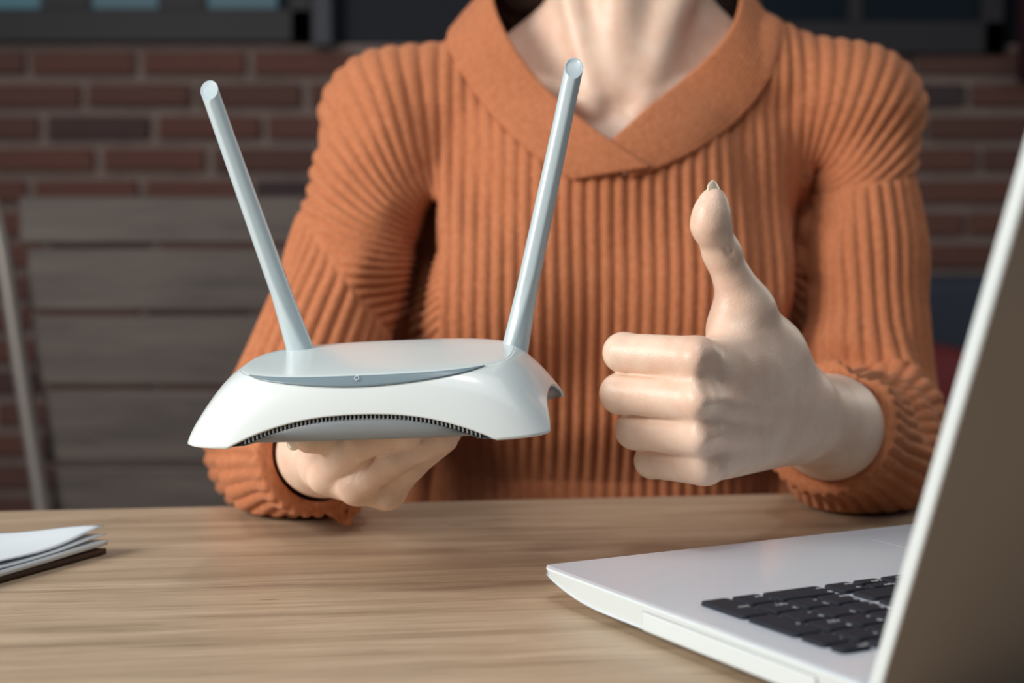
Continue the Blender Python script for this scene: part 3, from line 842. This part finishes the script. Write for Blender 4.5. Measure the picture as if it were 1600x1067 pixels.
F_([(1160, 200, 1.05), (1190, 330, 1.04), (1200, 430, 1.05)], .010, -.005)
F_([(660, 150, 1.09), (720, 230, 1.07), (760, 330, 1.05)], .012, -.005)
F_([(600, 210, 1.09), (670, 260, 1.08), (700, 330, 1.06)], .012, .005)
F_([(560, 300, 1.06), (640, 360, 1.08)], .010, -.005)
F_([(500, 250, 1.07), (600, 320, 1.07)], .012, .004)
F_([(480, 360, 1.05), (600, 470, 1.06)], .010, -.004)
F_([(560, 420, 1.05), (625, 520, 1.06)], .010, .006)
F_([(1250, 330, 1.08), (1320, 290, 1.07), (1440, 280, 1.08)], .007, -.0035)
F_([(1290, 250, 1.09), (1380, 230, 1.08)], .012, -.005)
F_([(1262, 548, 1.03), (1325, 532, 1.02), (1395, 550, 1.02), (1452, 622, 1.03)], .0085, .0120)
F_([(1270, 580, 1.0), (1335, 567, .99), (1402, 590, .99), (1449, 660, 1.00)], .0065, -.0130)
F_([(700, 640, 1.05), (860, 660, 1.04), (1000, 650, 1.04), (1200, 660, 1.05)], .02, .004)
F_([(640, 720, 1.05), (860, 740, 1.04), (1200, 740, 1.05)], .02, -.004)
def seg_d(p, pts):
    d = None
    for i in range(len(pts)-1):
        a, b = pts[i], pts[i+1]; ba = b-a; pa = p-a; t = np.clip(pa@ba/(ba@ba), 0, 1); q = np.sqrt(((pa-t[:, None]*ba)**2).sum(1)); d = q if d is None else np.minimum(d, q)
    return d
def torso_raw(p):
    c = P(948, 500, 1.165); z = p[:, 2]
    zt = 1.005
    a, b = .152, .108
    r_ = .10
    cy = c[1]+.050*np.clip((.905-z)/.16, 0, 1)**1.3
    q = np.sqrt(((p[:, 0]-c[0])/a)**2+((p[:, 1]-cy)/b)**2)
    side = (q-1)*b*np.clip(.6+.4*q, .6, 1.2)
    d = smax(side, z-zt-.02, .06)
    d = smax(d, .60-z, .01)
    d = smin(d, chain(p, [SHL+[.005, .01, .0], P(800, 135, 1.165), P(960, 110, 1.175), P(1180, 130, 1.165), SHR+[-.005, .01, 0]], [.0505, .051, .053, .051, .0500], .01), .05)
    d = smin(d, ell(p, P(770, 470, 1.105), (.070, .062, .075)), .04)
    d = smin(d, ell(p, P(1110, 465, 1.105), (.070, .060, .075)), .04)
    d = smin(d, ell(p, P(962, 270, 1.13), (.12, .055, .075)), .04)
    return d
def neck_cut(p):
    # wedge with its point at the bottom of the V, open at the front; leaves the back of the neck
    V0, VL, VR = P(972, 222, 1.08), P(765, -20, 1.12), P(1158, -20, 1.12)
    def side(a, b, s):
        dx, dz = b[0]-a[0], b[2]-a[2]; l = math.hypot(dx, dz)
        return s*((p[:, 0]-a[0])*dz-(p[:, 2]-a[2])*dx)/l
    l = side(V0, VL, -1); r = side(V0, VR, 1)
    return np.maximum(np.maximum(l, r)-.017, p[:, 1]-1.235)
GAPS = [(np.array([P(x, y, 1.08) for x, y in ((678, 318), (664, 390), (648, 470), (632, 560), (628, 600))]), [.0020, .0075, .0065, .0055, .006]),
        (np.array([P(x, y, 1.08) for x, y in ((1296, 262), (1282, 340), (1266, 440), (1246, 540), (1240, 575))]), [.0012, .0058, .0085, .0095, .010])]
def sweater0(p):
    lu, lf, ru, rf = sleeves_raw(p); t = torso_raw(p)
    up = np.clip((p[:, 2]-.99)/.05, 0, 1)         # smooth over the shoulder, tight crease at the armpit
    k = .006+.034*up
    t = smin(t, np.minimum(cap(p, P(655, 330, 1.195), P(640, 760, 1.20), .045, .045), cap(p, P(1275, 330, 1.195), P(1255, 760, 1.20), .045, .045)), .02)
    L_ = smin(lu, lf, .016); R_ = smin(ru, rf, .016)
    arms = np.minimum(L_, R_)
    h = np.maximum(k-np.abs(t-arms), 0)/k
    d = np.minimum(t, arms)-h*h*k*.25
    for pts, rs in GAPS:
        lo_, hi_ = pts.min(0)-.04, pts.max(0)+.04
        m_ = (p[:, 0] > lo_[0]) & (p[:, 0] < hi_[0]) & (p[:, 2] > lo_[2]) & (p[:, 2] < hi_[2])
        if m_.any():
            q = p[m_].copy(); yy = q[:, 1].copy(); q[:, 1] = 1.08
            g = chain(q, pts, rs, .004); g = np.maximum(g, np.maximum(1.0-yy, yy-1.140)); d[m_] = smax(d[m_], -g, .014)
    return d, (lu, lf, ru, rf, t)
def add_folds(p, d):
    m_ = np.abs(d) < .03
    if m_.any():
        q = p[m_]; a = np.zeros(len(q))
        for pts, r_, am in folds:
            w_ = 3.2*r_; lo_ = pts.min(0)-w_; hi_ = pts.max(0)+w_; i_ = np.nonzero(((q > lo_) & (q < hi_)).all(1))[0]
            if len(i_): a[i_] += am*np.exp(-(seg_d(q[i_], pts)/(r_*1.6))**2)
        d = d.copy(); d[m_] -= a
    return d
for i_, (pts, r_, am) in enumerate(folds):      # rest every fold on the cloth surface
    o_ = np.array([0, 0, CAMZ]); new = []
    for q in pts:
        ts = np.linspace(.85, 1.1, 240); ray = o_+(q-o_)[None]*ts[:, None]; dd = sweater0(ray)[0]; k_ = int(np.argmax(dd < 0))
        new.append(ray[k_] if dd[k_] < 0 else q)
    folds[i_] = (np.array(new), r_, am)
def sweater_uncut(p):
    d, _ = sweater0(p); return add_folds(p, d)
def sweater(p):
    d = sweater_uncut(p)
    # collar of the opening: loose tip at the left cuff
    tip = chain(p, [P(500, 771, .870), P(522, 790, .868), P(536, 815, .868)], [.0050, .0042, .0030], .004)
    tip = np.minimum(tip, chain(p, [P(560, 775, .878), P(552, 795, .872), P(545, 814, .869)], [.0040, .0030, .0024], .004))
    # cuffs: flat end planes, hollow inside
    dl = ((p-LCP)@LCD); dr = ((p-RCP)@RCD)
    nl = np.sqrt(((p-LCP)**2).sum(1)) < .115; nr = np.sqrt(((p-RCP)**2).sum(1)) < .125
    d = np.where(nl, smax(d, -dl, .006), d); d = np.where(nr, smax(d, -dr, .006), d)
    d = smin(d, tip, .004)
    hl = cap(p, LCP-LCD*.03, LCP+LCD*.014, .0312, .0285); hr = cap(p, RCP-RCD*.03, RCP+RCD*.014, .0352, .0330)
    d = smax(d, -hl, .003); d = smax(d, -hr, .003)
    d = smax(d, -neck_cut(p), .004)
    d = smax(d, -table_box(p), .004)
    return d

PERIOD = .0102
def ribs(V):
    """rib phase (in rib counts) and depth weight for every sweater vertex"""
    lu, lf, ru, rf = sleeves_raw(V); t = torso_raw(V)
    X = V[:, 0]; Z = V[:, 2]
    AL, AR = P(688, 338, 1.08), P(1268, 285, 1.08)
    def fan(A, s):
        dx = s*(X-A[0]); dz = Z-A[2]              # dx>0 : towards the arm
        phi = np.arctan2(dx, np.maximum(dz, -.2)); R = .078
        rr = np.hypot(dx, dz); Re = .030+.068*np.tanh(rr/.085)
        return np.where(dx > 0, -(-1)*phi*Re, dx*1.0)
    # body panel: distance across, signed from the centre line
    cL = fan(AL, -1); cR = fan(AR, 1)
    xm = (AL[0]+AR[0])/2
    ph = np.where(X < xm, -(cL)-(xm-AL[0]), cR+(AR[0]-xm))/PERIOD
    def seam(a, b):   # below the seam line?
        return (Z-a[2])*(b[0]-a[0])-(X-a[0])*(b[2]-a[2])
    sl = seam(P(464, 322, 1.1), P(640, 545, 1.1)) < 0
    sr = seam(P(1285, 300, 1.1), P(1450, 272, 1.1)) < 0
    def around(a, b, n, off=0, ref=(0, 1, 0)):
        ax = (b-a)/np.linalg.norm(b-a); u = np.cross(ax, ref); u /= np.linalg.norm(u); v = np.cross(ax, u)
        q = V-a; return np.arctan2(q@v, q@u)/(2*math.pi)*n+off
    phl = around(EL, P(556, 400, 1.10)+(P(556, 400, 1.10)-EL)*.0, 29); phr = around(ER, P(1346, 400, 1.12), 29)
    phlf = around(LCP, EL, 30, 0, (0, 0, 1)); phrf = around(RCP, P(1345, 700, .975), 34, 0, (0, 0, 1))
    armL = (lu < t-.002) | (lf < t-.002); armR = (ru < t-.002) | (rf < t-.002)
    out = ph.copy(); seamd = np.full(len(V), 9.0)
    mL = (X < xm) & sl & armL; mR = (X > xm) & sr & armR
    out = np.where(mL, phl, out); out = np.where(mR, phr, out)
    fL = (X < xm) & (np.minimum(lu, lf) < t) & (Z < P(450, 640, 1.0)[2]); 
    out = np.where(fL, phlf, out)
    # the right sleeve: everything in front of the fold is the forearm
    fR = (X > xm) & armR & (rf < ru)
    out = np.where(fR, phrf, out)
    # seam grooves
    def sd(a, b):
        l = math.hypot(b[0]-a[0], b[2]-a[2]); return np.abs(seam(a, b))/l
    s1 = np.where((X < P(650, 400, 1.1)[0]) & ~fL, sd(P(464, 322, 1.1), P(640, 545, 1.1)), 9); s2 = np.where((X > P(1278, 300, 1.1)[0]) & ~fR, sd(P(1285, 300, 1.1), P(1450, 272, 1.1)), 9)
    seamd = np.minimum(s1, s2)
    band = np.abs((V-RCP)@RCD-.017); seamd = np.where(fR, np.minimum(seamd, band), seamd)
    return out, seamd
Z_ = lambda V: V[:, 2]
def displace(V, f):
    g = grad(f, V); nrm = g/(np.linalg.norm(g, axis=1)[:, None]+1e-9)
    ph, sd = ribs(V)
    ph = ph+.10*vnoise(V, 45, 3)+.10*vnoise(V, 18, 4)
    s = np.abs(np.sin(np.pi*ph))
    prof = s**.9
    depth = (.0031-.0009*np.clip((Z_(V)-.97)/.06, 0, 1))*(1+.25*vnoise(V, 25, 9))
    # no ribs on the inner faces of the openings
    out = sweater_uncut(V); wgt = np.clip(1.6+out/.006, 0, 1)
    for cp_, cd_ in ((LCP, LCD), (RCP, RCD)):
        w3 = np.clip(((V-cp_)@cd_-.0008)/.003, 0, 1); wgt = np.where(((V-cp_)**2).sum(1) < .08**2, wgt*w3, wgt)
    depth = np.where((V[:, 2] < .815) & (V[:, 1] < 1.02), depth*.8, depth)
    dsp = depth*(prof-.75)*wgt*np.clip(sd/.0030, .25, 1)-.0009*np.exp(-(sd/.0022)**2)*wgt
    dsp = dsp+.0009*vnoise(V, 60, 12)*wgt
    tb = table_box(V); dsp = np.where(tb < .0035, np.clip(dsp, -.002, 0), dsp)
    return V+nrm*dsp[:, None]

import time as _t; t0_ = _t.time()
person = empty('person', (CH[0], 1.17, .62))
tag(person, 'person in a rust orange ribbed V-neck sweater giving a thumbs up', 'person')
loc = (CH[0], 1.17, .62)
Vb_, Fb_ = surface_nets(body, (-.26, .66, .66), (.42, 1.32, 1.36), .0013)
Vb_ = project(body, Vb_, 1)
bo = obj_tris('body', Vb_, Fb_, M['skin'], person, loc)
print('body', len(Vb_), _t.time()-t0_)
Vs_, Fs_ = surface_nets(sweater, (-.30, .76, .62), (.46, 1.34, 1.16), .00145)
Vs_ = project(sweater, Vs_, 1)
Vs_ = displace(Vs_, sweater)
so = obj_tris('sweater', Vs_, Fs_, M['knit'], person, loc)
print('sweater', len(Vs_), _t.time()-t0_)

# collar bands following the V
def hit(px, py, Y0=.98, Y1=1.22):
    Ys = np.linspace(Y0, Y1, 500); pts = np.array([P(px, py, y) for y in Ys]); d = sweater_uncut(pts)
    i = np.argmax(d < 0)
    return Ys[i] if d[i] < 0 else None
def band_mesh(name, inner, outer, lift_in, lift_out, nu=170, nv=130, ribsn=14, endcap=True):
    def curve(pts, lift):
        out = []
        for q in pts:
            if len(q) == 3: out.append(P(*q))
            else:
                y = hit(*q); out.append(P(q[0], q[1], (y if y else 1.14)-lift))
        out = np.array(out); d = np.r_[0, np.cumsum(np.linalg.norm(np.diff(out, axis=0), axis=1))]; u = np.linspace(0, d[-1], nu)
        # smooth (Catmull-like) by interpolating then relaxing
        c = np.stack([np.interp(u, d, out[:, k]) for k in range(3)], -1)
        for _ in range(50): c[1:-1] = c[1:-1]*.5+(c[:-2]+c[2:])*.25
        return c
    A = curve(inner, lift_in); B = curve(outer, lift_out)
    t = np.linspace(0, 1, nv)
    V = A[:, None]*(1-t)[None, :, None]+B[:, None]*t[None, :, None]
    # bulge along the surface normal
    du = np.gradient(V, axis=0); dv = np.gradient(V, axis=1); n = np.cross(du, dv); n /= np.linalg.norm(n, axis=2)[..., None]+1e-9
    n *= np.where(n[..., 1:2] > 0, -1, 1)
    h = .0024*np.sin(np.pi*np.clip(t, 0.0, 1))**.6
    edge = np.abs(np.sin(np.pi*(t*ribsn)))
    V = V+n*(h+.00115*(edge**.8))[None, :, None]
    # push out of the sweater body where it would sink in
    fl = V.reshape(-1, 3)
    d = sweater_uncut(fl).reshape(V.shape[:2]); need = np.clip(.0022-d, 0, .02)*np.sin(np.pi*np.clip(t, .02, .98))[None, :]**.4
    for _ in range(12): need[1:-1] = (need[:-2]+need[1:-1]+need[2:])/3
    V = V+n*need[..., None]
    me = mesh_np(name, V.reshape(-1, 3)-np.array(loc), grid_faces(nu, nv))
    o = mobj(name, me, M['knit'], so, True); md = o.modifiers.new('s', 'SOLIDIFY'); md.thickness = .0034; md.offset = 0
    return o
so_loc = person.location
band_mesh('collar_band', [(960, -62, 1.262), (880, -62, 1.25), (815, -58, 1.215), (775, -30, 1.165), (768, 0, 1.130), (782, 42, 1.110), (810, 90, 1.096), (850, 140), (900, 184), (958, 226), (1015, 262)],
          [(960, 10, 1.285), (860, 5, 1.28), (780, 5, 1.25), (722, 30, 1.20), (697, 58, 1.140), (715, 100), (745, 148), (785, 196), (830, 238), (864, 263), (900, 281)], .0050, .0008)
band_mesh('collar_band', [(960, -62, 1.262), (1040, -62, 1.25), (1110, -58, 1.215), (1150, -30, 1.165), (1158, 0, 1.132), (1148, 42, 1.112), (1115, 86, 1.098), (1065, 130), (1015, 170), (968, 212), (940, 236)],
          [(960, 10, 1.285), (1060, 5, 1.28), (1140, 5, 1.25), (1195, 32, 1.20), (1222, 66, 1.140), (1208, 112), (1180, 158), (1140, 200), (1090, 236), (1026, 264), (985, 276)], .0012, .0006)
# stitched hem under the crossing
def nail_mesh(name, c, ax, nrm, wd, ln, curv, m, parent):
    ax = np.array(ax, float); ax /= np.linalg.norm(ax); nrm = np.array(nrm, float); nrm -= ax*(nrm@ax); nrm /= np.linalg.norm(nrm); s = np.cross(ax, nrm)
    nu, nv = 16, 20; V = []
    for i in range(nu):
        u = -1+2*i/(nu-1)
        for j in range(nv):
            v = j/(nv-1); wv = wd*max(.03, 1-((v-.6)/.4)**3.2)**.5 if v > .6 else wd*(1-.12*(1-v/.72))
            V.append(c+s*u*wv+ax*(v-.5)*ln-nrm*(u*u*curv*wv/wd)-nrm*((v-.45)**2*ln*.25))
    me = mesh_np(name, np.array(V)-np.array(loc), grid_faces(nu, nv)); o = mobj(name, me, m, parent, True)
    md = o.modifiers.new('s', 'SOLIDIFY'); md.thickness = .0005; md.offset = 0
    return o
nail_mesh('fingernail', P(1128, 311, .7410), P(1118, 281, .7410)-P(1137, 345, .7420), (.78, -.58, .25), .0066, .0215, .0030, M['nail'], bo)
nail_mesh('fingernail', P(466, 686, .751), P(452, 688, .751)-P(480, 684, .751), (-.35, -.55, .75), .0052, .0125, .0028, M['nail'], bo)
# hair: falls behind the neck on both sides
def hair(p):
    d = ell(p, HC+[0, .022, .030], (.090, .098, .112))
    d = smax(d, -ell(p, HC+[0, -.075, -.030], (.062, .085, .095)), .015)
    l = chain(p, [HC+[-.065, .03, -.01], P(836, -60, 1.20), P(818, -10, 1.195), P(815, 30, 1.20)], [.030, .028, .024, .018], .02)
    r_ = chain(p, [HC+[.065, .03, -.01], P(1140, -60, 1.20), P(1138, 20, 1.195), P(1130, 80, 1.20)], [.030, .024, .022, .016], .02)
    b_ = chain(p, [HC+[0, .07, 0], P(985, -40, 1.25), P(985, 80, 1.26)], [.06, .05, .03], .02)
    d = smin(smin(d, smin(l, r_, .02), .03), b_, .03)
    a = np.arctan2(p[:, 0]-HC[0], p[:, 1]-HC[1]-.02)
    return d+.0012*np.sin(a*55+2*np.sin(p[:, 2]*18))
Vh, Fh = surface_nets(hair, (-.06, 1.0, 1.0), (.26, 1.36, 1.50), .0030)
ho = obj_tris('hair', project(hair, Vh, 1), Fh, M['hair'], person, loc)
print('done', len(Vh), _t.time()-t0_)
